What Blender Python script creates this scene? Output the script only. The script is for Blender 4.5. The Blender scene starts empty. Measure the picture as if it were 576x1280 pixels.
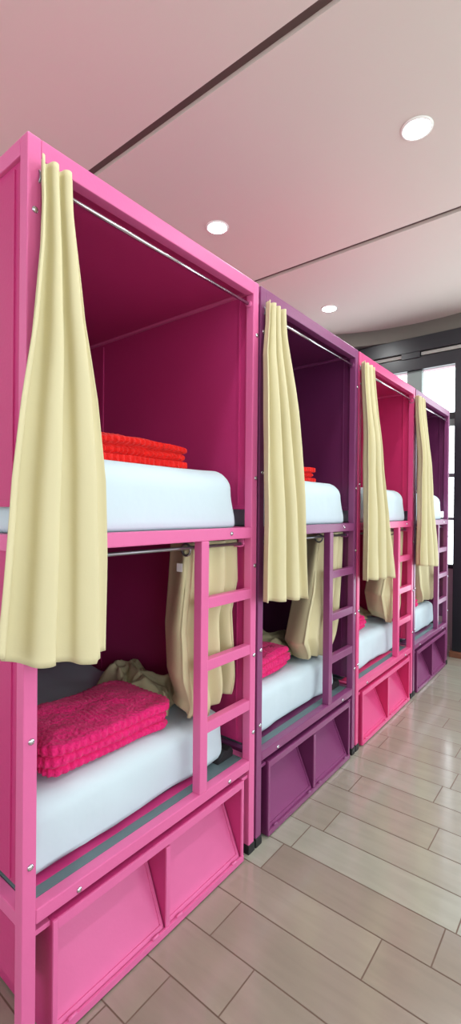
import bpy, bmesh, math, random
from mathutils import Vector, Matrix, noise
random.seed(7)
S = 1.05                       # modelling unit -> metres
sc = bpy.context.scene
COL = sc.collection
ORG = {}

# ------------------------------------------------------------------ materials
def lin(c):
    c = c / 255.0
    return c / 12.92 if c <= 0.04045 else ((c + 0.055) / 1.055) ** 2.4
def rgb(r, g, b): return (lin(r), lin(g), lin(b), 1)

def mat(name, col, rough=0.5, metal=0.0, var=0.0, vscale=8.0, bump=0.0, bscale=60.0, sheen=0.0, spec=0.5, stretch=(1, 1, 1)):
    m = bpy.data.materials.new(name); m.use_nodes = True
    nt = m.node_tree; b = nt.nodes['Principled BSDF']
    b.inputs['Base Color'].default_value = col
    b.inputs['Roughness'].default_value = rough
    b.inputs['Metallic'].default_value = metal
    b.inputs['Specular IOR Level'].default_value = spec
    if sheen:
        b.inputs['Sheen Weight'].default_value = sheen
        b.inputs['Sheen Roughness'].default_value = 0.5
    tc = nt.nodes.new('ShaderNodeTexCoord'); mp = nt.nodes.new('ShaderNodeMapping')
    mp.inputs['Scale'].default_value = stretch
    nt.links.new(tc.outputs['Object'], mp.inputs['Vector'])
    if var:
        n = nt.nodes.new('ShaderNodeTexNoise'); n.inputs['Scale'].default_value = vscale; n.inputs['Detail'].default_value = 4
        nt.links.new(mp.outputs[0], n.inputs['Vector'])
        mx = nt.nodes.new('ShaderNodeMix'); mx.data_type = 'RGBA'
        mx.inputs[6].default_value = tuple(max(0, c * (1 - var)) for c in col[:3]) + (1,)
        mx.inputs[7].default_value = tuple(min(1, c * (1 + var)) for c in col[:3]) + (1,)
        nt.links.new(n.outputs['Fac'], mx.inputs[0]); nt.links.new(mx.outputs[2], b.inputs['Base Color'])
    if bump:
        n2 = nt.nodes.new('ShaderNodeTexNoise'); n2.inputs['Scale'].default_value = bscale; n2.inputs['Detail'].default_value = 3
        nt.links.new(mp.outputs[0], n2.inputs['Vector'])
        bp = nt.nodes.new('ShaderNodeBump'); bp.inputs['Strength'].default_value = bump; bp.inputs['Distance'].default_value = 0.01
        nt.links.new(n2.outputs['Fac'], bp.inputs['Height']); nt.links.new(bp.outputs[0], b.inputs['Normal'])
    return m

PINK = mat('pink_paint', rgb(222, 104, 160), 0.38, var=0.05, vscale=5, bump=0.04, bscale=120)
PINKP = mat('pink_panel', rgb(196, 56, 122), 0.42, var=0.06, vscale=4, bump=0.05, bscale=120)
PURP = mat('purple_paint', rgb(134, 62, 112), 0.36, var=0.05, vscale=5, bump=0.04, bscale=120)
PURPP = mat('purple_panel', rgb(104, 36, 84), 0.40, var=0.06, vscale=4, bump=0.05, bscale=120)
ROSE = mat('rose_paint', rgb(226, 78, 138), 0.38, var=0.05, vscale=5, bump=0.04, bscale=120)
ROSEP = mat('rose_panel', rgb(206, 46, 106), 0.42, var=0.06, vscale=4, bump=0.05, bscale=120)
SHEET = mat('white_sheet', rgb(206, 224, 232), 0.85, var=0.02, vscale=3, bump=0.35, bscale=7, spec=0.2)
CURT = mat('cream_curtain', rgb(212, 203, 164), 0.9, var=0.03, vscale=6, bump=0.03, bscale=200, spec=0.15)
PLUSHP = mat('magenta_plush', rgb(244, 42, 120), 0.85, var=0.3, vscale=38, bump=0.8, bscale=90, sheen=0.12, spec=0.1)
PLUSHR = mat('red_plush', rgb(222, 34, 30), 0.85, var=0.25, vscale=38, bump=0.8, bscale=90, sheen=0.1, spec=0.1)
DECK = mat('grey_deck', rgb(96, 116, 120), 0.5, var=0.08, vscale=10)
CHROME = mat('chrome', rgb(205, 205, 210), 0.22, 1.0)
STEEL = mat('brushed_steel', rgb(150, 150, 155), 0.35, 0.9)
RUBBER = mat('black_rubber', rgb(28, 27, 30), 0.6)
GROUT = mat('grout', rgb(112, 90, 78), 0.8, var=0.1)
CEIL = mat('ceiling_paint', rgb(214, 206, 196), 0.7, var=0.015, vscale=2)
SOFFIT = mat('soffit_paint', rgb(108, 106, 98), 0.75, var=0.02, vscale=3)
GROOVE = mat('ceiling_groove', rgb(98, 84, 78), 0.6, var=0.06)
WALL = mat('wall_paint', rgb(226, 216, 208), 0.8, var=0.02, vscale=3)
WALLF = mat('far_wall_paint', rgb(186, 160, 165), 0.8, var=0.02, vscale=3)
DARK = mat('dark_frame', rgb(27, 29, 35), 0.35, var=0.25, vscale=14, stretch=(1, 1, 6))
TRACK = mat('grey_track', rgb(150, 148, 142), 0.5)
MULL = mat('grey_mullion', rgb(126, 138, 134), 0.5, var=0.05)
PLINTH = mat('brown_plinth', rgb(120, 74, 54), 0.5, var=0.2, vscale=20)
LABEL = mat('white_tag', rgb(235, 235, 235), 0.8)
WHITEP = mat('white_lamp_ring', rgb(245, 245, 240), 0.4)

LAMP = bpy.data.materials.new('lamp_glow'); LAMP.use_nodes = True
_b = LAMP.node_tree.nodes['Principled BSDF']
_b.inputs['Emission Color'].default_value = (0.97, 1.0, 0.98, 1); _b.inputs['Emission Strength'].default_value = 30

GLASS = bpy.data.materials.new('window_glass'); GLASS.use_nodes = True
nt = GLASS.node_tree; nt.nodes.remove(nt.nodes['Principled BSDF'])
tr = nt.nodes.new('ShaderNodeBsdfTransparent'); gl = nt.nodes.new('ShaderNodeBsdfGlossy'); gl.inputs['Roughness'].default_value = 0.02
mxs = nt.nodes.new('ShaderNodeMixShader'); mxs.inputs[0].default_value = 0.05
nt.links.new(tr.outputs[0], mxs.inputs[1]); nt.links.new(gl.outputs[0], mxs.inputs[2])
nt.links.new(mxs.outputs[0], nt.nodes['Material Output'].inputs['Surface'])

# floor plank material: per-face tone + stretched grain
PLANK = bpy.data.materials.new('wood_tile'); PLANK.use_nodes = True
nt = PLANK.node_tree; b = nt.nodes['Principled BSDF']
at = nt.nodes.new('ShaderNodeAttribute'); at.attribute_name = 'tone'
cr = nt.nodes.new('ShaderNodeValToRGB')
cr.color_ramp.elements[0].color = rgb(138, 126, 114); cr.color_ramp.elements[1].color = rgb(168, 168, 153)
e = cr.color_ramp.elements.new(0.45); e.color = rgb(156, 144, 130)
nt.links.new(at.outputs['Fac'], cr.inputs['Fac'])
tc = nt.nodes.new('ShaderNodeTexCoord'); mp = nt.nodes.new('ShaderNodeMapping'); mp.inputs['Scale'].default_value = (2.2, 16, 1)
ns = nt.nodes.new('ShaderNodeTexNoise'); ns.inputs['Scale'].default_value = 1.6; ns.inputs['Detail'].default_value = 6; ns.inputs['Distortion'].default_value = 0.6
nt.links.new(tc.outputs['Object'], mp.inputs['Vector']); nt.links.new(mp.outputs[0], ns.inputs['Vector'])
mr = nt.nodes.new('ShaderNodeMapRange'); mr.inputs['To Min'].default_value = 0.86; mr.inputs['To Max'].default_value = 1.12
nt.links.new(ns.outputs['Fac'], mr.inputs['Value'])
vm = nt.nodes.new('ShaderNodeVectorMath'); vm.operation = 'SCALE'
nt.links.new(cr.outputs['Color'], vm.inputs[0]); nt.links.new(mr.outputs[0], vm.inputs['Scale'])
nt.links.new(vm.outputs[0], b.inputs['Base Color'])
b.inputs['Roughness'].default_value = 0.17; b.inputs['Coat Weight'].default_value = 0.5; b.inputs['Coat Roughness'].default_value = 0.12; b.inputs['Specular IOR Level'].default_value = 0.8
bp = nt.nodes.new('ShaderNodeBump'); bp.inputs['Strength'].default_value = 0.08; bp.inputs['Distance'].default_value = 0.004
nt.links.new(ns.outputs['Fac'], bp.inputs['Height']); nt.links.new(bp.outputs[0], b.inputs['Normal'])

# ------------------------------------------------------------------ mesh builder
class MB:
    def __init__(self): self.bm = bmesh.new()
    def box(self, x0, x1, y0, y1, z0, z1, bev=0.0):
        t = bmesh.new()
        vs = [t.verts.new((x, y, z)) for x in (x0, x1) for y in (y0, y1) for z in (z0, z1)]
        for f in ((0, 1, 3, 2), (4, 6, 7, 5), (0, 4, 5, 1), (2, 3, 7, 6), (0, 2, 6, 4), (1, 5, 7, 3)):
            t.faces.new([vs[i] for i in f])
        bmesh.ops.recalc_face_normals(t, faces=t.faces)
        if bev: bmesh.ops.bevel(t, geom=list(t.edges), offset=bev, segments=2, affect='EDGES', profile=0.6)
        self.add(t); return self
    def add(self, t):
        me = bpy.data.meshes.new('t'); t.to_mesh(me); t.free(); self.bm.from_mesh(me); bpy.data.meshes.remove(me)
    def prism(self, pts, axis, a, b, bev=0.0):
        """pts: polygon in the other two axes (order x,y,z minus axis)."""
        t = bmesh.new()
        def mk(p, v):
            q = list(p); q.insert('xyz'.index(axis), v); return t.verts.new(q)
        A = [mk(p, a) for p in pts]; B = [mk(p, b) for p in pts]
        t.faces.new(A); t.faces.new(B[::-1])
        n = len(pts)
        for i in range(n): t.faces.new((A[i], B[i], B[(i + 1) % n], A[(i + 1) % n]))
        bmesh.ops.recalc_face_normals(t, faces=t.faces)
        if bev: bmesh.ops.bevel(t, geom=list(t.edges), offset=bev, segments=2, affect='EDGES', profile=0.6)
        self.add(t); return self
    def cyl(self, p, q, r, n=16, r2=None):
        p = Vector(p); q = Vector(q); d = q - p
        t = bmesh.new()
        bmesh.ops.create_cone(t, cap_ends=True, segments=n, radius1=r, radius2=r if r2 is None else r2, depth=d.length)
        bmesh.ops.transform(t, matrix=Matrix.Translation((p + q) / 2) @ d.to_track_quat('Z', 'Y').to_matrix().to_4x4(), verts=t.verts)
        for f in t.faces:
            if len(f.verts) == 4: f.smooth = True
        self.add(t); return self
    def dome(self, c, r, d):
        t = bmesh.new(); bmesh.ops.create_uvsphere(t, u_segments=10, v_segments=6, radius=r)
        d = Vector(d).normalized()
        for v in t.verts: v.co.z *= 0.55
        bmesh.ops.transform(t, matrix=Matrix.Translation(c) @ d.to_track_quat('Z', 'Y').to_matrix().to_4x4(), verts=t.verts)
        for f in t.faces: f.smooth = True
        self.add(t); return self
    def torus(self, c, R, r, axis='Y', n=20, k=8):
        t = bmesh.new(); vs = []
        for i in range(n):
            a = 2 * math.pi * i / n; row = []
            for j in range(k):
                bb = 2 * math.pi * j / k
                u, v, w = (R + r * math.cos(bb)) * math.cos(a), (R + r * math.cos(bb)) * math.sin(a), r * math.sin(bb)
                co = {'Y': (u, w, v), 'X': (w, u, v), 'Z': (u, v, w)}[axis]
                row.append(t.verts.new(Vector(co) + Vector(c)))
            vs.append(row)
        for i in range(n):
            for j in range(k):
                f = t.faces.new((vs[i][j], vs[(i + 1) % n][j], vs[(i + 1) % n][(j + 1) % k], vs[i][(j + 1) % k])); f.smooth = True
        self.add(t); return self
    def build(self, name, m, parent=None, smooth=False, solid=0):
        me = bpy.data.meshes.new(name)
        bmesh.ops.recalc_face_normals(self.bm, faces=self.bm.faces)
        if smooth:
            for f in self.bm.faces: f.smooth = True
        if parent is not None: o0 = ORG[parent.name]
        else:
            vs = [v.co for v in self.bm.verts]
            lo = [min(v[i] for v in vs) for i in range(3)]; hi = [max(v[i] for v in vs) for i in range(3)]
            o0 = Vector(((lo[0] + hi[0]) / 2, (lo[1] + hi[1]) / 2, lo[2]))
        for v in self.bm.verts: v.co -= o0
        self.bm.to_mesh(me); self.bm.free(); me.materials.append(m)
        o = bpy.data.objects.new(name, me); COL.objects.link(o)
        if parent is not None: o.parent = parent
        else: o.location = o0
        ORG[o.name] = o0
        if solid:
            md = o.modifiers.new('thickness', 'SOLIDIFY'); md.thickness = solid; md.offset = 0
        return o

def box(name, m, d, parent=None, bev=0.0): return MB().box(*d, bev=bev).build(name, m, parent)
def empty(name, loc):
    o = bpy.data.objects.new(name, None); COL.objects.link(o); o.location = loc; o.empty_display_size = 0.1
    ORG[o.name] = Vector(loc); return o
def tag(o, label, cat, group=None):
    o['label'] = label; o['category'] = cat
    if group: o['group'] = group
    return o
def struct(o): o['kind'] = 'structure'; return o
def interp(tab, z):
    tab = sorted(tab)
    if z <= tab[0][0]: return tab[0][1]
    for (a, ya), (b_, yb) in zip(tab, tab[1:]):
        if z <= b_: return ya + (yb - ya) * (z - a) / (b_ - a)
    return tab[-1][1]

# ------------------------------------------------------------------ room
XL, XR, YN, YF, ZC = -2.95, 2.3, -2.6, 4.5, 3.01
PW, PL = 0.1555, 0.571
fl = MB(); tones = []
row = -18; y = 1.2075 - PW * 25
offs = {24: -0.897, 23: -0.735, 25: -0.496, 26: -0.93, 27: -0.33}
i = 0
while y < YF + 0.1:
    o = offs.get(i, random.uniform(-PL, 0))
    k0 = math.floor((XL - 0.05 - o) / PL)
    x = o + k0 * PL; kk = 0
    while x < XR + 0.05:
        x1 = x + PL
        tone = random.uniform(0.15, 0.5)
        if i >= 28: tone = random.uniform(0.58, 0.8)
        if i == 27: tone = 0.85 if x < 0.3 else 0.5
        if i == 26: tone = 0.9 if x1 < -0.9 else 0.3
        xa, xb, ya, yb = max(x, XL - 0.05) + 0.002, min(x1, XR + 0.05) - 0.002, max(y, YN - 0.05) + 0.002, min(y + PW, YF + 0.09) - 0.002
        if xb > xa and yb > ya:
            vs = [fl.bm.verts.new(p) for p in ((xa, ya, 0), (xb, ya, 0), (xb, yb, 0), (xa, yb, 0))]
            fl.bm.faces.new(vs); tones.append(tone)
        x = x1
    y += PW; i += 1
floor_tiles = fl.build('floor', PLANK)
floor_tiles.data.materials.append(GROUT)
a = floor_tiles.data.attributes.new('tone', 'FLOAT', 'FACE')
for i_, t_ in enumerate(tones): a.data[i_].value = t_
struct(floor_tiles)
struct(box('floor_grout', GROUT, (XL - 0.1, XR + 0.1, YN - 0.1, YF + 0.1, -0.12, -0.0008)))

# ceiling with flush dark grooves
grooves = [-1.455, 0.0, 1.469, 2.942]
GW = 0.024
def edgeY(x):
    if x > -1.0: return 4.475
    d = x + 1.25
    return 4.497 - (1.9 - math.sqrt(max(0.01, 1.9 * 1.9 - d * d)))
edges = [YN - 0.1] + grooves
cm = MB()
prev = YN - 0.1
for g in grooves:
    cm.box(XL - 0.1, XR + 0.1, prev, g - GW, ZC, ZC + 0.03); prev = g + GW
xs = [XL - 0.1 + (XR - XL + 0.2) * k / 60 for k in range(61)]
poly = [(XR + 0.1, prev), (XL - 0.1, prev)] + [(x_, edgeY(x_)) for x_ in xs]
cm.prism(poly, 'z', ZC, ZC + 0.03)
cm.box(XL - 0.1, XR + 0.1, YN - 0.1, YF + 0.1, ZC + 0.03, ZC + 0.08)
struct(cm.build('ceiling', CEIL))
for n_, g in enumerate(grooves):
    struct(box('trim_%d' % (n_ + 1), GROOVE, (XL, XR, g - GW, g + GW, ZC + 0.02, ZC + 0.03)))
# curved bulkhead between the round ceiling edge and the window wall
bk = MB()
bk.prism([(x_, edgeY(x_)) for x_ in xs] + [(XR + 0.1, YF + 0.1), (XL - 0.1, YF + 0.1)], 'z', 2.872, ZC)
struct(bk.build('trim_5', SOFFIT))

struct(box('wall_left', WALL, (XL - 0.1, XL, YN - 0.1, YF + 0.1, 0, ZC)))
struct(MB().box(XL, XR, YN - 0.1, YN, 0, 0.8).box(XL, XR, YN - 0.1, YN, 2.5, ZC).box(XL, -2.2, YN - 0.1, YN, 0.8, 2.5).box(0.4, XR, YN - 0.1, YN, 0.8, 2.5).build('wall_near', WALL))
nw = struct(MB().box(-2.2, -2.15, YN - 0.07, YN - 0.02, 0.8, 2.5).box(0.35, 0.4, YN - 0.07, YN - 0.02, 0.8, 2.5).box(-2.15, 0.35, YN - 0.07, YN - 0.02, 0.8, 0.85).box(-2.15, 0.35, YN - 0.07, YN - 0.02, 2.45, 2.5).box(-0.93, -0.88, YN - 0.07, YN - 0.02, 0.85, 2.45).build('window_5', DARK))  # unseen window behind the camera, added for frontal daylight
struct(box('pane', GLASS, (-2.15, 0.35, YN - 0.047, YN - 0.043, 0.85, 2.45), nw))
# right wall with two big unseen windows, added to bring in daylight
rw = MB()
added_wins = [(-1.9, 0.3), (0.9, 3.3)]
WZ0, WZ1 = 0.55, 2.7
rw.box(XR, XR + 0.1, YN, YF + 0.1, 0, WZ0); rw.box(XR, XR + 0.1, YN, YF + 0.1, WZ1, ZC)
rw.box(XR, XR + 0.1, YN, added_wins[0][0], WZ0, WZ1); rw.box(XR, XR + 0.1, added_wins[0][1], added_wins[1][0], WZ0, WZ1); rw.box(XR, XR + 0.1, added_wins[1][1], YF + 0.1, WZ0, WZ1)
struct(rw.build('wall_right', WALL))
for n_, (ya, yb) in enumerate(added_wins):
    f = MB(); w = 0.045
    f.box(XR + 0.02, XR + 0.07, ya, ya + w, WZ0, WZ1); f.box(XR + 0.02, XR + 0.07, yb - w, yb, WZ0, WZ1)
    f.box(XR + 0.02, XR + 0.07, ya + w, yb - w, WZ0, WZ0 + w); f.box(XR + 0.02, XR + 0.07, ya + w, yb - w, WZ1 - w, WZ1)
    f.box(XR + 0.02, XR + 0.07, (ya + yb) / 2 - w / 2, (ya + yb) / 2 + w / 2, WZ0 + w, WZ1 - w)
    fo = struct(f.build('window_%d' % (n_ + 3), DARK))
    struct(box('pane', GLASS, (XR + 0.043, XR + 0.047, ya + w, yb - w, WZ0 + w, WZ1 - w), fo))
# far wall: low wall, dark header, glazing
YW = YF
fw = MB()
fw.box(XL, -1.0, YW, YW + 0.1, 0, 0.773)
fw.box(XL, -2.55, YW, YW + 0.1, 0.773, 2.57)
fw.box(1.6, XR, YW, YW + 0.1, 0, 2.57)
fw.box(XL, XR, YW + 0.02, YW + 0.1, 2.57, 2.872)
struct(fw.build('wall_far', WALLF))
struct(MB().box(XL, XR, YW - 0.045, YW + 0.02, 2.735, 2.872, 0.004).box(XL, XR, YW - 0.03, YW + 0.02, 2.572, 2.69, 0.004).box(XL, XR, YW, YW + 0.02, 2.69, 2.735)
       .box(-1.50, -1.33, YW - 0.04, YW, 2.68, 2.74, 0.003).build('trim_6', DARK))
struct(MB().box(XL, -1.505, YW - 0.022, YW, 2.7, 2.73).box(-1.325, XR, YW - 0.022, YW, 2.7, 2.73).build('trim_7', TRACK))
w1 = MB()
w1.box(-1.458, -1.323, YW + 0.0, YW + 0.06, 0.773, 2.572, 0.004)
w1.box(-2.55, -2.5, YW, YW + 0.06, 0.773, 2.572)
for xa, xb in ((-2.5, -1.458), (-1.323, -1.016)):
    w1.box(xa, xb, YW + 0.01, YW + 0.05, 2.03, 2.09, 0.003)
    w1.box(xa, xb, YW + 0.02, YW + 0.05, 1.57, 1.605, 0.003)
    w1.box(xa, xb, YW + 0.02, YW + 0.05, 1.185, 1.21, 0.003)
wf = struct(w1.build('window_1', MULL))
w1b = MB()
for xa, xb in ((-2.5, -1.458), (-1.323, -1.016)):
    w1b.box(xa, xb, YW + 0.01, YW + 0.05, 2.09, 2.15, 0.003)
    w1b.box(xa, xb, YW - 0.01, YW + 0.06, 0.755, 0.79, 0.003)
struct(w1b.build('window_bars', DARK, wf))
struct(MB().box(-2.5, -1.458, YW + 0.028, YW + 0.032, 0.79, 2.57).box(-1.323, -1.016, YW + 0.028, YW + 0.032, 0.79, 2.57).build('pane', GLASS, wf))
# dark pillar of the doorway beside the last bunk
dr = empty('door_1', (-0.96, YW - 0.05, 0)); struct(dr)
struct(MB().box(-1.016, -0.90, YW - 0.10, YW + 0.06, 0.05, 2.572, 0.004).build('door_jamb', DARK, dr))
struct(MB().box(-1.034, -0.885, YW - 0.125, YW + 0.06, 0.0, 0.05, 0.006).build('plinth', PLINTH, dr))
struct(MB().box(-0.90, 0.3, YW + 0.0, YW + 0.05, 2.5, 2.572).box(0.2, 0.3, YW - 0.02, YW + 0.06, 0, 2.5).box(-0.37, -0.30, YW, YW + 0.05, 0, 2.5)
       .box(-0.90, -0.37, YW, YW + 0.05, 0, 0.25).box(-0.30, 0.2, YW, YW + 0.05, 0, 0.25).build('door_frame', DARK, dr))
struct(MB().box(-0.90, -0.37, YW + 0.02, YW + 0.024, 0.25, 2.5).box(-0.30, 0.2, YW + 0.02, YW + 0.024, 0.25, 2.5).build('pane', GLASS, dr))
wf2 = struct(MB().box(0.3, 0.36, YW, YW + 0.06, 0, 2.572).box(1.54, 1.6, YW, YW + 0.06, 0, 2.572).box(0.36, 1.54, YW, YW + 0.06, 0, 0.8).box(0.36, 1.54, YW + 0.01, YW + 0.05, 2.05, 2.12).box(0.93, 0.98, YW + 0.01, YW + 0.05, 0.8, 2.05).box(0.36, 1.54, YW, YW + 0.06, 2.52, 2.572).build('window_2', DARK))  # window out of view past the doorway, added for its light
struct(box('pane', GLASS, (0.36, 1.54, YW + 0.028, YW + 0.032, 0.8, 2.52), wf2))
struct(MB().box(XL, -1.05, YW - 0.012, YW, 0, 0.07, 0.002).build('baseboard_far', WALLF))

# ------------------------------------------------------------------ downlights
spots = [(-0.682, 2.204, 'round recessed ceiling light nearest the right edge, over the aisle', 1),
         (-1.888, 2.225, 'round recessed ceiling light above the second bunk from the front', 1),
         (-1.870, 3.71, 'smallest round recessed ceiling light, above the third and fourth bunks', 1),
         (-1.847, 0.74, 'round recessed ceiling light above the nearest pink bunk', 1),
         (-0.682, 3.71, 'added out-of-view ceiling light over the aisle beside the last bunk', 1),  # from here on: unseen lights, added to light the room from the aisle
         (-0.682, 0.74, 'added out-of-view ceiling light over the aisle beside the nearest bunk', 1),
         (0.5, 0.74, 'added out-of-view ceiling light on the open side of the room, near', 1),
         (0.5, 2.2, 'added out-of-view ceiling light on the open side of the room, middle', 1),
         (0.5, 3.71, 'added out-of-view ceiling light on the open side of the room, far', 1)]
DLP = 13.0
for x_, y_, lb, p_ in spots:
    t = empty('ceiling_light', (x_, y_, ZC)); tag(t, lb, 'ceiling light', 'recessed downlights in the ceiling')
    MB().torus((x_, y_, ZC - 0.001), 0.064, 0.007, 'Z', 32, 8).build('ring', WHITEP, t)
    MB().cyl((x_, y_, ZC - 0.006), (x_, y_, ZC + 0.0), 0.06, 32).build('lens', LAMP, t)
    L = bpy.data.lights.new('downlight', 'AREA'); L.shape = 'DISK'; L.size = 0.11 * S; L.energy = DLP; L.color = (0.96, 1.0, 0.99)
    lo = bpy.data.objects.new('downlight_lamp', L); COL.objects.link(lo); lo.parent = t; lo.location = (0, 0, -0.012)

# ------------------------------------------------------------------ soft goods builders
def rounded_box(name, m, x0, x1, y0, y1, z0, z1, r, seed, parent=None, bulge=0.012, wr=0.006, rt=None, skirt=0.0):
    """soft mattress: dense rounded box with bulging sides and wrinkles. front is x1."""
    bm = bmesh.new(); cx, cy, cz = (x0 + x1) / 2, (y0 + y1) / 2, (z0 + z1) / 2
    hx, hy, hz = (x1 - x0) / 2, (y1 - y0) / 2, (z1 - z0) / 2
    nx, ny, nz = 70, 48, 14
    verts = {}
    def vert(i, j, k):
        if (i, j, k) in verts: return verts[(i, j, k)]
        p = Vector((-1 + 2 * i / nx, -1 + 2 * j / ny, -1 + 2 * k / nz))
        q = Vector((p.x * hx, p.y * hy, p.z * hz))
        sm = max(0.0, min(1.0, (p.z + 1) / 1.3)); rr = 0.014 + (r - 0.014) * sm * sm * (3 - 2 * sm)
        c = Vector((max(-hx + rr, min(hx - rr, q.x)), max(-hy + rr, min(hy - rr, q.y)), max(-hz + rr, min(hz - rr, q.z))))
        d = q - c
        if d.length > 1e-6:
            q = c + d.normalized() * rr if (sum(1 for v_ in d if abs(v_) > 1e-6) > 1) else q
        n = Vector((abs(p.x) ** 6 * (1 if p.x > 0 else -1), abs(p.y) ** 6 * (1 if p.y > 0 else -1), 0))
        q += n * bulge * (1 - p.z * p.z)
        w = Vector((q.x * 3.5 + seed * 7.1, q.y * 3.5, q.z * 2.5 + seed))
        nn = noise.noise(w * 1.2) + 0.5 * noise.noise(w * 3.1)
        out = Vector((p.x ** 5, p.y ** 5, max(0, p.z) ** 3))
        if out.length > 0.01: q += out.normalized() * nn * wr
        if skirt and k == 0 and max(abs(p.x), abs(p.y)) > 0.98:
            q.z += skirt * (0.5 + noise.noise(Vector((q.x * 9, q.y * 9, seed))))
        verts[(i, j, k)] = bm.verts.new((cx + q.x, cy + q.y, cz + q.z)); return verts[(i, j, k)]
    def quad(a_, b_, c_, d_):
        bm.faces.new([vert(*a_), vert(*b_), vert(*c_), vert(*d_)])
    for i in range(nx):
        for j in range(ny):
            quad((i, j, 0), (i, j + 1, 0), (i + 1, j + 1, 0), (i + 1, j, 0)); quad((i, j, nz), (i + 1, j, nz), (i + 1, j + 1, nz), (i, j + 1, nz))
    for i in range(nx):
        for k in range(nz):
            quad((i, 0, k), (i + 1, 0, k), (i + 1, 0, k + 1), (i, 0, k + 1)); quad((i, ny, k), (i, ny, k + 1), (i + 1, ny, k + 1), (i + 1, ny, k))
    for j in range(ny):
        for k in range(nz):
            quad((0, j, k), (0, j, k + 1), (0, j + 1, k + 1), (0, j + 1, k)); quad((nx, j, k), (nx, j + 1, k), (nx, j + 1, k + 1), (nx, j, k + 1))
    mb = MB(); mb.bm.free(); mb.bm = bm
    return mb.build(name, m, parent, smooth=True)

def blanket(m, cx, cy, z0, wx, wy, h, layers, rot, seed, rib=0.004, npr=300, sag=0.008):
    """folded plush blanket: stacked folds with ribbed pile running round every fold"""
    bm = bmesh.new(); rings = []
    ca, sa = math.cos(rot), math.sin(rot)
    cr = min(wx, wy) * 0.16
    def foot(s, inset):
        hx, hy = wx / 2 - inset, wy / 2 - inset; r = max(0.004, cr - inset)
        sx, sy = 2 * (hx - r), 2 * (hy - r); arc = math.pi / 2 * r
        tot = 2 * (sx + sy) + 4 * arc; d = (s % 1.0) * tot
        segs = [('l', sy, (hx, -hy + r), (0, 1)), ('a', arc, (hx - r, hy - r), 0), ('l', sx, (hx - r, hy), (-1, 0)), ('a', arc, (-hx + r, hy - r), 90),
                ('l', sy, (-hx, hy - r), (0, -1)), ('a', arc, (-hx + r, -hy + r), 180), ('l', sx, (-hx + r, -hy), (1, 0)), ('a', arc, (hx - r, -hy + r), 270)]
        for kd, ln, p, dr_ in segs:
            if d <= ln + 1e-9:
                if kd == 'l':
                    nx_, ny_ = (dr_[1], -dr_[0]); return p[0] + dr_[0] * d, p[1] + dr_[1] * d, nx_, ny_
                a_ = math.radians(dr_) + d / r; return p[0] + r * math.cos(a_), p[1] + r * math.sin(a_), math.cos(a_), math.sin(a_)
            d -= ln
        return hx, -hy + r, 1, 0
    nl = 9 * layers; prof = []
    for t in range(nl + 1):
        ph = (t / nl) * layers; fr = ph % 1.0
        if t == nl: fr = 1.0
        lob = math.sqrt(max(0, 1 - (2 * fr - 1) ** 2))
        li = min(layers - 1, int(ph if t < nl else layers - 1))
        off = 0.009 * math.sin(li * 2.3 + seed)
        prof.append((0.022 * (1 - lob) + off, z0 + h * t / nl, li, lob))
    nt_ = 16
    mx = min(wx, wy) / 2
    for t in range(1, nt_):
        prof.append((0.022 + (mx - 0.026) * (t / nt_), z0 + h, layers, 0.4))
    for ins, z, li, lob in prof:
        row_ = []
        for q in range(npr):
            s = q / npr
            x_, y_, nx_, ny_ = foot(s, max(0, ins))
            if li < layers:
                ridge = abs(math.sin(math.pi * (s * 62 + 0.5 * li + 0.3 * noise.noise(Vector((s * 30, li * 3, seed)))))) - 0.5
                a_ = rib * ridge * (0.4 + 0.6 * lob) * 2 + 0.012 * noise.noise(Vector((x_ * 7, y_ * 7, li * 1.7 + seed)))
                x_ += nx_ * a_; y_ += ny_ * a_; dz = 0.009 * noise.noise(Vector((x_ * 9, y_ * 9, li * 2 + seed))) * (z - z0) / h
            else:
                wv = abs(math.sin(math.pi * (y_ * 62 + 0.9 * noise.noise(Vector((x_ * 14, y_ * 14, seed)))))) - 0.5
                pat = noise.noise(Vector((x_ * 16, y_ * 16, seed + 4)))
                edge = min(1, (ins - 0.02) / 0.05)
                dz = rib * wv * 0.9 + 0.007 * pat - sag * edge * 0.0 + 0.008 * noise.noise(Vector((x_ * 5, y_ * 5, seed))) + 0.006 * min(1, edge)
            row_.append(bm.verts.new((cx + x_ * ca - y_ * sa, cy + x_ * sa + y_ * ca, max(z0, z + dz))))
        rings.append(row_)
    for a_, b_ in zip(rings, rings[1:]):
        for q in range(npr): bm.faces.new((a_[q], a_[(q + 1) % npr], b_[(q + 1) % npr], b_[q]))
    bm.faces.new(rings[0][::-1]); bm.faces.new(rings[-1])
    mb = MB(); mb.bm.free(); mb.bm = bm
    return mb.build('folded_blanket', m, None, smooth=True)

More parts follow.
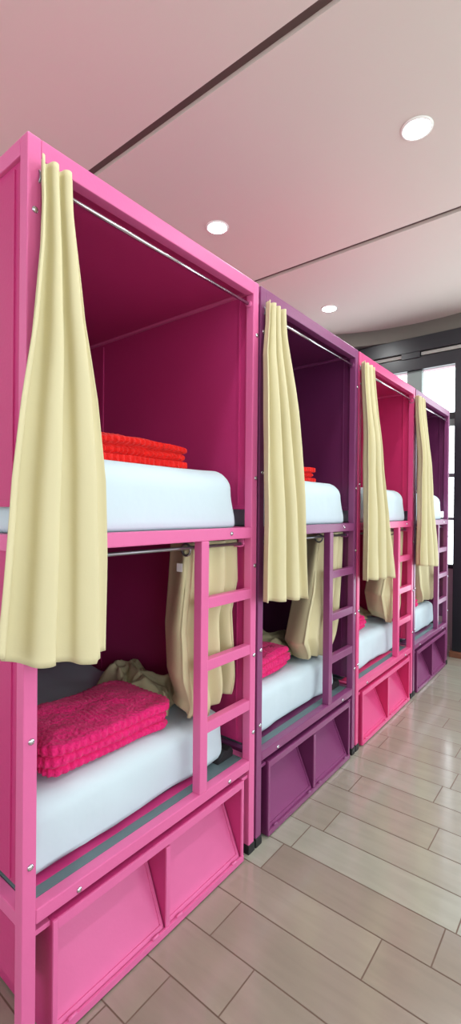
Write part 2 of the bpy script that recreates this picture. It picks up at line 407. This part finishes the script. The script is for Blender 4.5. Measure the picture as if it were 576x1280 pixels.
def upper_curtain(k, Ltab, Rtab, nf, seed, zt, hem):
    """hanging gathered curtain. tabs are (z, y)."""
    bm = bmesh.new(); nu, nv = int(34 * nf), 80
    g = []
    for j in range(nv + 1):
        v = j / nv; row_ = []
        for i in range(nu + 1):
            u = i / nu
            zb = interp(hem, u); z = zt + (zb - zt) * v
            L_, R_ = interp(Ltab, z), interp(Rtab, z)
            wd = R_ - L_
            t = min(1, v / 0.4); t = t * t * (3 - 2 * t)
            base = -0.976 + 0.024 * t
            amp = 0.018 * (1 - t) + (0.027 + 0.004 * v) * t
            ph = 2 * math.pi * nf * u + 0.9 * math.sin(2.2 * v + seed) * u + 0.5 * noise.noise(Vector((u * 3, v * 1.5, seed)))
            w_ = math.cos(ph)
            local = 0.75 + 0.35 * noise.noise(Vector((u * 5, v * 0.8, seed + 3)))
            x_ = base + amp * w_ * local + 0.007 * noise.noise(Vector((u * 2.5, v * 4, seed + 9))) * t
            y_ = L_ + wd * u + 0.055 * wd / nf * math.sin(2 * ph)
            x_ = max(x_, -0.996)
            row_.append(bm.verts.new((x_, y_, z)))
        g.append(row_)
    for j in range(nv):
        for i in range(nu): bm.faces.new((g[j][i], g[j][i + 1], g[j + 1][i + 1], g[j + 1][i]))
    mb = MB(); mb.bm.free(); mb.bm = bm
    return mb.build('curtain', CURT, None, smooth=True, solid=0.0035)

def lower_curtain(Ltab, Rtab, zt, zb, seed, nf=3):
    """bundle hooked back behind the ladder: pleated front, sides turned back into the bunk"""
    bm = bmesh.new(); nv = 70; nu = 150; g = []
    for j in range(nv + 1):
        v = j / nv; z = zt + (zb - zt) * v; row_ = []
        L_, R_ = interp(Ltab, z), interp(Rtab, z)
        for i in range(nu + 1):
            u = i / nu
            if u < 0.25:                      # left side turned back
                t = u / 0.25
                x_ = -1.20 + (0.13) * math.sin(t * math.pi / 2); y_ = L_ + 0.05 * (1 - math.sin(t * math.pi / 2)) ** 1.0 + 0.008 * math.sin(6 * t + 3 * v)
                y_ -= 0.0 * v
            elif u > 0.88:                    # right side turned back
                t = (u - 0.88) / 0.12
                x_ = -1.055 - 0.09 * t; y_ = R_ - 0.012 * math.sin(t * math.pi)
            else:
                t = (u - 0.25) / 0.63
                ph = 2 * math.pi * nf * t + 0.8 * noise.noise(Vector((t * 3, v * 2, seed)))
                am = 0.016 * math.sin(math.pi * min(1, t * 5 + 0.05)) if t < 0.2 else 0.016
                am = 0.016 * min(1, 6 * t, 6 * (1 - t) + .1)
                x_ = -1.068 + am * math.cos(ph) + 0.01 * noise.noise(Vector((t * 4, v * 3, seed + 2)))
                y_ = L_ + (R_ - L_) * t
                slit = math.exp(-((t - 0.80) / 0.07) ** 2) * max(0, min(1, (v - 0.35) / 0.3)) * 0.11
                x_ -= slit
                x_ = max(-1.2, min(-1.052, x_))
            bell = max(0, (v - 0.82) / 0.18)
            if 0.02 < u < 0.98: x_ -= 0.018 * bell * bell
            zz = z + 0.012 * math.sin(9 * u + seed) * v
            if bell: zz += 0.02 * bell * abs(2 * u - 1)
            row_.append(bm.verts.new((x_, y_, zz)))
        g.append(row_)
    for j in range(nv):
        for i in range(nu): bm.faces.new((g[j][i], g[j][i + 1], g[j + 1][i + 1], g[j + 1][i]))
    mb = MB(); mb.bm.free(); mb.bm = bm
    return mb.build('curtain', CURT, None, smooth=True, solid=0.0035)

def tail(parent, x0, x1, y0, y1, z0, h, seed):
    """crumpled end of the curtain lying on the sheet"""
    bm = bmesh.new(); n = 60; m_ = 44; g = []
    for i in range(n + 1):
        row_ = []
        for j in range(m_ + 1):
            u, v = i / n, j / m_
            e_ = min(1, 7 * min(u, 1 - u, v, 1 - v))
            w = Vector((u * 3 + seed, v * 3, seed * 1.7))
            r1 = 1 - abs(noise.noise(w * 0.9)) * 2.2; r2 = 1 - abs(noise.noise(w * 2.1 + Vector((4, 2, 1)))) * 2
            hh = h * (0.35 + 0.5 * r1 + 0.22 * r2)
            z = z0 + 0.004 + max(0, hh) * e_ ** 0.6
            ox = 0.05 * noise.noise(Vector((v * 3, seed, 1))) * (1 if u < 0.5 else 1); oy = 0.05 * noise.noise(Vector((u * 3, seed, 5)))
            row_.append(bm.verts.new((x0 + (x1 - x0) * u + ox, y0 + (y1 - y0) * v + oy, z)))
        g.append(row_)
    for i in range(n):
        for j in range(m_): bm.faces.new((g[i][j], g[i + 1][j], g[i + 1][j + 1], g[i][j + 1]))
    mb = MB(); mb.bm.free(); mb.bm = bm
    return mb.build('curtain_tail', CURT, parent, smooth=True, solid=0.003)

# ------------------------------------------------------------------ bunks
P = 0.033
XB = -2.83            # back of the bunk
H = 2.092
def bunk(A, B, fm, pm, label):
    t = empty('bunk_pod', ((-1 + XB) / 2, (A + B) / 2, 0)); tag(t, label, 'bunk bed', 'enclosed two tier bunks in a row')
    bv = 0.003
    for xa in (-1 - P, XB):
        for ya in (A, B - P):
            q = MB().box(xa, xa + P, ya, ya + P, 0.026, H, bv).build('post', fm, t)
            MB().box(xa - 0.003, xa + P + 0.003, ya - 0.003, ya + P + 0.003, 0, 0.034, 0.003).build('foot_cap', RUBBER, t)
    # top frame
    box('top_rail', fm, (-1 - P, -1, A + P, B - P, H - 0.047, H), t, bv)
    box('top_rail', fm, (XB, XB + P, A + P, B - P, H - 0.047, H), t, bv)
    for ya in (A, B - P): box('top_rail', fm, (XB + P, -1 - P, ya, ya + P, H - 0.040, H), t, bv)
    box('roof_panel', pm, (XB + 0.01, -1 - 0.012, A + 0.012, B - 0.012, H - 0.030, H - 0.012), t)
    # middle and lower front rails
    box('middle_rail', fm, (-1 - P, -1, A + P, B - P, 1.158, 1.197), t, bv)
    lr = (0.311, 0.345)
    box('bottom_rail', fm, (-1 - P, -1, A + P, B - P, lr[0], lr[1]), t, bv)
    for z0, z1 in ((1.158, 1.197), lr):
        for ya in (A, B - P): box('side_rail', fm, (XB + P, -1 - P, ya + 0.002, ya + P - 0.002, z0, z1), t, bv)
        box('back_rail', fm, (XB, XB + P, A + P, B - P, z0, z1), t, bv)
    # bed decks
    box('bed_deck', DECK, (XB + P, -1 - P, A + P, B - P, 0.330, 0.345), t, 0.002)
    box('bed_deck', DECK, (XB + P, -1 - P, A + P, B - P, 1.166, 1.194), t, 0.002)
    # raised steel lip the lower mattress sits behind
    box('deck_lip', pm, (-1.10, -1.064, A + P, B - P - 0.17, 0.3448, 0.3456), t)
    # side panels (outer skin set inside the tube)
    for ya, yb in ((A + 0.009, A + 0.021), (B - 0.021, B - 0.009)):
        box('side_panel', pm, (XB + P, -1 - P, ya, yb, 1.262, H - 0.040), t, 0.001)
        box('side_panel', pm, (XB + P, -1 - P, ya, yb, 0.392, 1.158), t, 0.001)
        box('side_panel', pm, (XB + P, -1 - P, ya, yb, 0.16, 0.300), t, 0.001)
        yy = (ya + yb) / 2
        MB().box(XB + P, -1 - P, ya - 0.004, yb + 0.004, 1.262, 1.278, 0.001).box(-1.92, -1.895, ya - 0.005, yb + 0.005, 1.278, 2.04, 0.001).box(-1.92, -1.895, ya - 0.005, yb + 0.005, 0.40, 1.158, 0.001).box(-1.075, -1.068, ya - 0.004, yb + 0.004, 1.278, 2.04, 0.001).box(-1.075, -1.068, ya - 0.004, yb + 0.004, 0.40, 1.158, 0.001).build('panel_seam', pm, t)
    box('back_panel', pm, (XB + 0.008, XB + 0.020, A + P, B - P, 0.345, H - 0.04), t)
    # ladder
    lad = MB().box(-1 - P, -1, B - 0.302, B - 0.266, lr[1], 1.158, bv).build('ladder_rail', fm, t)
    for z in (0.530, 0.733, 0.937): box('rung', fm, (-1 - P + 0.002, -1 - 0.002, B - 0.268, B - P + 0.002, z - 0.0, z + 0.036), t, bv)
    # curtain rods and brackets
    for z, mm, rx in ((2.012, CHROME, -1.02), (1.136, STEEL, -1.043)):
        MB().cyl((rx, A + P - 0.006, z), (rx, B - P + 0.006, z), 0.0055, 14).build('curtain_rod', mm, t)
        for ya, yb in ((A + P - 0.012, A + P + 0.008), (B - P - 0.008, B - P + 0.012)):
            MB().cyl((rx, ya, z), (rx, yb, z), 0.012, 16).build('rod_socket', fm, t)
    MB().box(-1.058, -1.034, B - P - 0.03, B - P, 1.125, 1.13, 0.001).box(-1.058, -1.034, B - P - 0.004, B - P, 1.125, 1.16, 0.001).build('angle_bracket', fm, t)
    # bolts
    for yb_, zs in ((A + 0.018, (1.926, 1.40, 0.735, 0.452)), (B - 0.012, (1.90, 1.377, 1.056, 0.727, 0.443))):
        for z in zs: MB().dome((-0.999, yb_, z), 0.008, (1, 0, 0)).build('bolt', CHROME, t)
    for y_, z in ((B - 0.15, 1.178), (A + 0.145, 0.322), (B - 0.15, 0.322)): MB().dome((-0.999, y_, z), 0.0075, (1, 0, 0)).build('bolt', CHROME, t)
    # storage box with two tip-out flaps
    a0, b0 = A + 0.073, B - 0.072; mid = (a0 + b0) / 2; zt = 0.293; zb = 0.006; w = 0.009
    s = MB()
    s.box(-1.42, -1.0, a0, a0 + w, zb, zt, 0.001); s.box(-1.42, -1.0, b0 - w, b0, zb, zt, 0.001)
    s.box(-1.42, -1.0, mid - w / 2, mid + w / 2, zb + w, zt - w)
    s.box(-1.42, -1.0, a0 + w, b0 - w, zb, zb + w); s.box(-1.42, -1.0, a0 + w, b0 - w, zt - w, zt)
    s.box(-1.42, -1.412, a0 + w, b0 - w, zb + w, zt - w)
    sb = s.build('storage_box', pm, t)  # darker panel colour stands in for the shade inside the box
    MB().box(-1.0, -0.994, a0, a0 + 0.012, zb + 0.02, zt, 0.001).box(-1.0, -0.994, b0 - 0.012, b0, zb + 0.02, zt, 0.001).box(-1.0, -0.994, mid - 0.008, mid + 0.008, zb + 0.02, zt - 0.03, 0.001).box(-1.0, -0.994, a0 + 0.012, b0 - 0.012, zt - 0.024, zt, 0.001).box(-1.0, -0.992, a0, b0, zb, zb + 0.020, 0.001).build('box_rim', fm, t).parent = sb
    for xa in (-1.03, -1.36):
        for ya, yb in ((A + P, a0), (b0, B - P)): MB().box(xa, xa + 0.022, ya, yb, zt - 0.014, zt - 0.002, 0.001).build('mounting_tab', fm, t)
    # flaps lean back into the box at the top
    for ya, yb in ((a0 + w + 0.004, mid - w / 2 - 0.004), (mid + w / 2 + 0.004, b0 - w - 0.004)):
        xb_, zb_, xt_, zt_ = -1.006, zb + 0.014, -1.122, zt - 0.016
        fd = MB(); dx, dz = xt_ - xb_, zt_ - zb_; ln = math.hypot(dx, dz); nx_, nz_ = dz / ln, -dx / ln
        def slab(s0, s1, y0_, y1_, d0, d1):
            pts = []
            for s_, d_ in ((s0, d0), (s1, d0), (s1, d1), (s0, d1)): pts.append((xb_ + dx * s_ + nx_ * d_, zb_ + dz * s_ + nz_ * d_))
            t_ = bmesh.new(); A_ = [t_.verts.new((p[0], y0_, p[1])) for p in pts]; B_ = [t_.verts.new((p[0], y1_, p[1])) for p in pts]
            t_.faces.new(A_); t_.faces.new(B_[::-1])
            for q in range(4): t_.faces.new((A_[q], B_[q], B_[(q + 1) % 4], A_[(q + 1) % 4]))
            bmesh.ops.recalc_face_normals(t_, faces=t_.faces)
            fd.add(t_)
        slab(0, 1, ya, yb, -0.006, 0)
        rim = 0.010
        slab(0, 1, ya, ya + rim, 0, 0.004); slab(0, 1, yb - rim, yb, 0, 0.004); slab(0, 0.05, ya + rim, yb - rim, 0, 0.004); slab(0.955, 1, ya + rim, yb - rim, 0, 0.004)
        fo = fd.build('flap_door', fm, t)
        fo.parent = sb
        yc = ya + (yb - ya) * 0.72
        lx, lz = xb_ + dx * 0.80 + nx_ * 0.004, zb_ + dz * 0.80 + nz_ * 0.004
        MB().box(lx - 0.006, lx + 0.006, yc - 0.020, yc + 0.020, lz - 0.006, lz + 0.004, 0.001).cyl((lx, yc, lz), (lx + 0.022, yc, lz - 0.006), 0.006, 12).build('latch', fm, t).parent = sb
        for yy in (ya + 0.04, yb - 0.04): MB().cyl((-0.996, yy - 0.012, zb + 0.020), (-0.996, yy + 0.012, zb + 0.020), 0.0045, 10).build('hinge', fm, t).parent = sb
    return t

PODS = [(0.531, 1.419), (1.432, 2.318), (2.332, 3.262), (3.277, 4.171)]
bunk(*PODS[0], PINK, PINKP, 'nearest and largest bright pink steel bunk with an open ladder front')
bunk(*PODS[1], PURP, PURPP, 'purple steel bunk standing between the two pink ones')
bunk(*PODS[2], ROSE, ROSEP, 'hot pink steel bunk between the two purple ones, third in the row')
bunk(*PODS[3], PURP, PURPP, 'last purple steel bunk in the row, beside the window wall')
names = ['nearest pink bunk', 'nearer purple bunk', 'third bunk, the smaller pink one', 'last bunk by the window']

for k, (A, B) in enumerate(PODS):
    o = rounded_box('mattress', SHEET, XB + 0.06, -1.037, A + 0.038, B - 0.074, 1.1945, 1.398, 0.068, k + 1, bulge=0.003, wr=0.003)
    tag(o, 'white sheeted mattress on the upper deck of the %s' % names[k], 'mattress', 'mattresses on the upper decks')
    o = rounded_box('mattress', SHEET, XB + 0.06, -1.084, A + 0.05, B - 0.085, 0.3475, 0.530, 0.045, k + 11, bulge=0.006, wr=0.013, skirt=0.016)
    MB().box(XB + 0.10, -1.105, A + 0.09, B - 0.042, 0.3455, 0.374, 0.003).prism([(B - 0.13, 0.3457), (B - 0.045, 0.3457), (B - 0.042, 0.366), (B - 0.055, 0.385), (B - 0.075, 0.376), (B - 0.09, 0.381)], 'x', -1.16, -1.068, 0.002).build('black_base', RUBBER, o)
    tag(o, 'white sheeted mattress on the lower deck of the %s' % names[k], 'mattress', 'mattresses on the lower decks')

# blankets
ML = 0.540
def bl(o, lb, g): tag(o, lb, 'blanket', g)
gp = 'folded pink blankets on the lower beds'; gr = 'folded red blankets on the upper beds'
bl(blanket(PLUSHP, -1.262, 0.885, ML, 0.30, 0.44, 0.092, 3, -0.03, 1.0), 'large folded magenta plush blanket on the lower bed of the nearest bunk', gp)
bl(blanket(PLUSHP, -1.255, 1.69, ML, 0.28, 0.42, 0.085, 3, 0.10, 2.0, npr=200), 'folded magenta plush blanket on the lower bed of the nearer purple bunk', gp)
bl(blanket(PLUSHP, -1.26, 2.60, ML, 0.28, 0.42, 0.075, 3, 0.12, 3.0, npr=200), 'small folded pink blanket in the lower bed of the third bunk', gp)
bl(blanket(PLUSHP, -1.22, 3.525, ML, 0.26, 0.38, 0.08, 3, 0.05, 4.0, npr=200), 'tiny sliver of pink blanket in the lower bed of the last bunk', gp)
bl(blanket(PLUSHR, -1.29, 1.01, 1.401, 0.28, 0.43, 0.082, 3, 0.0, 5.0), 'folded red plush blanket on the upper bed of the nearest bunk', gr)
bl(blanket(PLUSHR, -1.29, 1.985, 1.401, 0.28, 0.38, 0.078, 3, 0.0, 6.0, npr=200), 'folded red plush blanket on the upper bed of the nearer purple bunk', gr)

# curtains
UC = [([(2.03, .545), (1.94, .546), (1.837, .538), (1.661, .512), (1.486, .484), (1.318, .464), (1.153, .451), (.94, .436)],
       [(2.036, .632), (1.952, .634), (1.705, .657), (1.523, .690), (1.33, .714), (1.134, .722), (.90, .726)], 2.5, [(0, .962), (.25, .925), (.5, .912), (.8, .894), (.81, .902), (1, .905)]),
      ([(2.03, 1.437), (1.95, 1.43), (1.832, 1.402), (1.6, 1.388), (1.369, 1.382), (1.224, 1.390), (.929, 1.386)],
       [(2.032, 1.548), (1.927, 1.550), (1.692, 1.589), (1.509, 1.629), (1.318, 1.658), (1.123, 1.681), (.898, 1.705)], 3, [(0, .930), (.3, .920), (.6, .912), (1, .898)]),
      ([(2.02, 2.312), (1.9, 2.306), (1.58, 2.292), (.905, 2.288)],
       [(2.02, 2.458), (1.774, 2.485), (1.476, 2.544), (1.256, 2.624), (.876, 2.699)], 3, [(0, .905), (1, .878)]),
      ([(2.03, 3.205), (1.9, 3.20), (1.466, 3.185), (.91, 3.175)],
       [(2.03, 3.36), (1.698, 3.385), (1.314, 3.483), (.9, 3.62)], 3, [(0, .905), (1, .862)])]
for k, (L_, R_, nf, hem) in enumerate(UC):
    o = upper_curtain(k, L_, R_, nf, 1.7 * k + 0.6, 2.032, hem)
    tag(o, 'long cream curtain hanging from the upper rod of the %s' % names[k], 'curtain', 'long cream curtains hanging down the front')
    for q in range(3):
        yy = interp(L_, 2.03) + (interp(R_, 2.03) - interp(L_, 2.03)) * (q + .5) / 3
        MB().torus((-1.012, yy, 2.006), 0.017, 0.0028, 'Y').build('grommet', STEEL, o)

LC = [([(1.145, 1.125), (.858, 1.093), (.697, 1.106), (.592, 1.146)], [(1.13, 1.378), (1.0, 1.384), (.888, 1.352), (.671, 1.372), (.56, 1.378)], 0.552),
      ([(1.137, 2.04), (.874, 1.975), (.646, 1.89), (.555, 1.965)], [(1.1, 2.281), (.991, 2.276), (.701, 2.24), (.55, 2.18)], 0.545),
      ([(1.124, 3.02), (.733, 2.86), (.60, 2.92), (.545, 2.98)], [(1.09, 3.225), (.914, 3.21), (.69, 3.19), (.55, 3.2)], 0.545),
      ([(1.12, 3.80), (.87, 3.60), (.68, 3.66), (.56, 3.76)], [(1.12, 4.132), (.845, 4.12), (.55, 4.11)], 0.55)]
for k, (L_, R_, zb) in enumerate(LC):
    A, B = PODS[k]
    o = lower_curtain(L_, R_, 1.150, zb, 3.1 * k + 1)
    tag(o, 'cream curtain bunched behind the ladder of the %s' % names[k], 'curtain', 'cream curtains bunched behind the ladders')
    yl = interp(L_, 1.13)
    MB().torus((-1.064, yl - 0.012, 1.128), 0.019, 0.004, 'Y').build('grommet', STEEL, o)
    if k == 0: MB().box(-1.1, -1.075, 1.105, 1.1065, 1.055, 1.082).build('white_tag', LABEL, o)
tl = [(-1.62, -1.20, 1.14, 1.325, 0.085), (-1.62, -1.21, 1.90, 2.20, 0.075), (-1.65, -1.25, 2.86, 3.15, 0.07), (-1.5, -1.15, 3.62, 4.05, 0.07)]
for k, (xa, xb, ya, yb, h_) in enumerate(tl):
    oo = [q for q in COL.objects if q.name.startswith('curtain') and q.get('label', '').startswith('cream curtain bunched') and names[k] in q['label']][0]
    tail(oo, xa, xb, ya, yb, ML - 0.003, h_, k + 2.5)

# ------------------------------------------------------------------ to metres
done = set()
for o in COL.objects:
    if o.type == 'MESH' and o.data.name not in done:
        o.data.transform(Matrix.Scale(S, 4)); done.add(o.data.name)
        for md in o.modifiers: md.thickness *= S
    o.location = o.location * S

# ------------------------------------------------------------------ daylight
w = bpy.data.worlds.new('World'); sc.world = w; w.use_nodes = True
bg = w.node_tree.nodes['Background']; bg.inputs['Color'].default_value = (0.88, 0.96, 1.0, 1); bg.inputs['Strength'].default_value = 7.5
def portal(c, rot, sx, sy):
    L = bpy.data.lights.new('window_portal', 'AREA'); L.shape = 'RECTANGLE'; L.size = sx * S; L.size_y = sy * S; L.cycles.is_portal = True
    o = bpy.data.objects.new('window_portal', L); COL.objects.link(o); o.location = Vector(c) * S; o.rotation_euler = rot
for ya, yb in added_wins: portal((XR + 0.12, (ya + yb) / 2, (WZ0 + WZ1) / 2), (0, math.radians(90), 0), WZ1 - WZ0, yb - ya)
portal((-0.9, YN - 0.12, 1.65), (math.radians(90), 0, 0), 2.6, 1.7)
portal((-0.45, YW + 0.12, 1.65), (math.radians(-90), 0, 0), 4.2, 1.9)

# ------------------------------------------------------------------ camera
f_, yaw, pitch, roll, hc = 586.7326, 0.6701, -0.0048, 0.0092, 1.2602
cy, sy = math.cos(yaw), math.sin(yaw)
fwd = Vector((-sy * math.cos(pitch), cy * math.cos(pitch), math.sin(pitch)))
rt = Vector((cy, sy, 0)); up = rt.cross(fwd)
r_ = rt * math.cos(roll) + up * math.sin(roll); u_ = -rt * math.sin(roll) + up * math.cos(roll)
cam = bpy.data.cameras.new('Camera'); co = bpy.data.objects.new('Camera', cam); COL.objects.link(co)
cam.sensor_fit = 'VERTICAL'; cam.sensor_height = 36.0; cam.lens = f_ / 1280 * 36.0; cam.clip_start = 0.02
Mx = Matrix((r_, u_, -fwd)).transposed().to_4x4(); Mx.translation = Vector((0, 0, hc)) * S
co.matrix_world = Mx
sc.camera = co
sc.view_settings.view_transform = 'Standard'; sc.view_settings.look = 'None'
sc.view_settings.exposure = -0.75; sc.view_settings.gamma = 1.0; sc.view_settings.use_curve_mapping = False
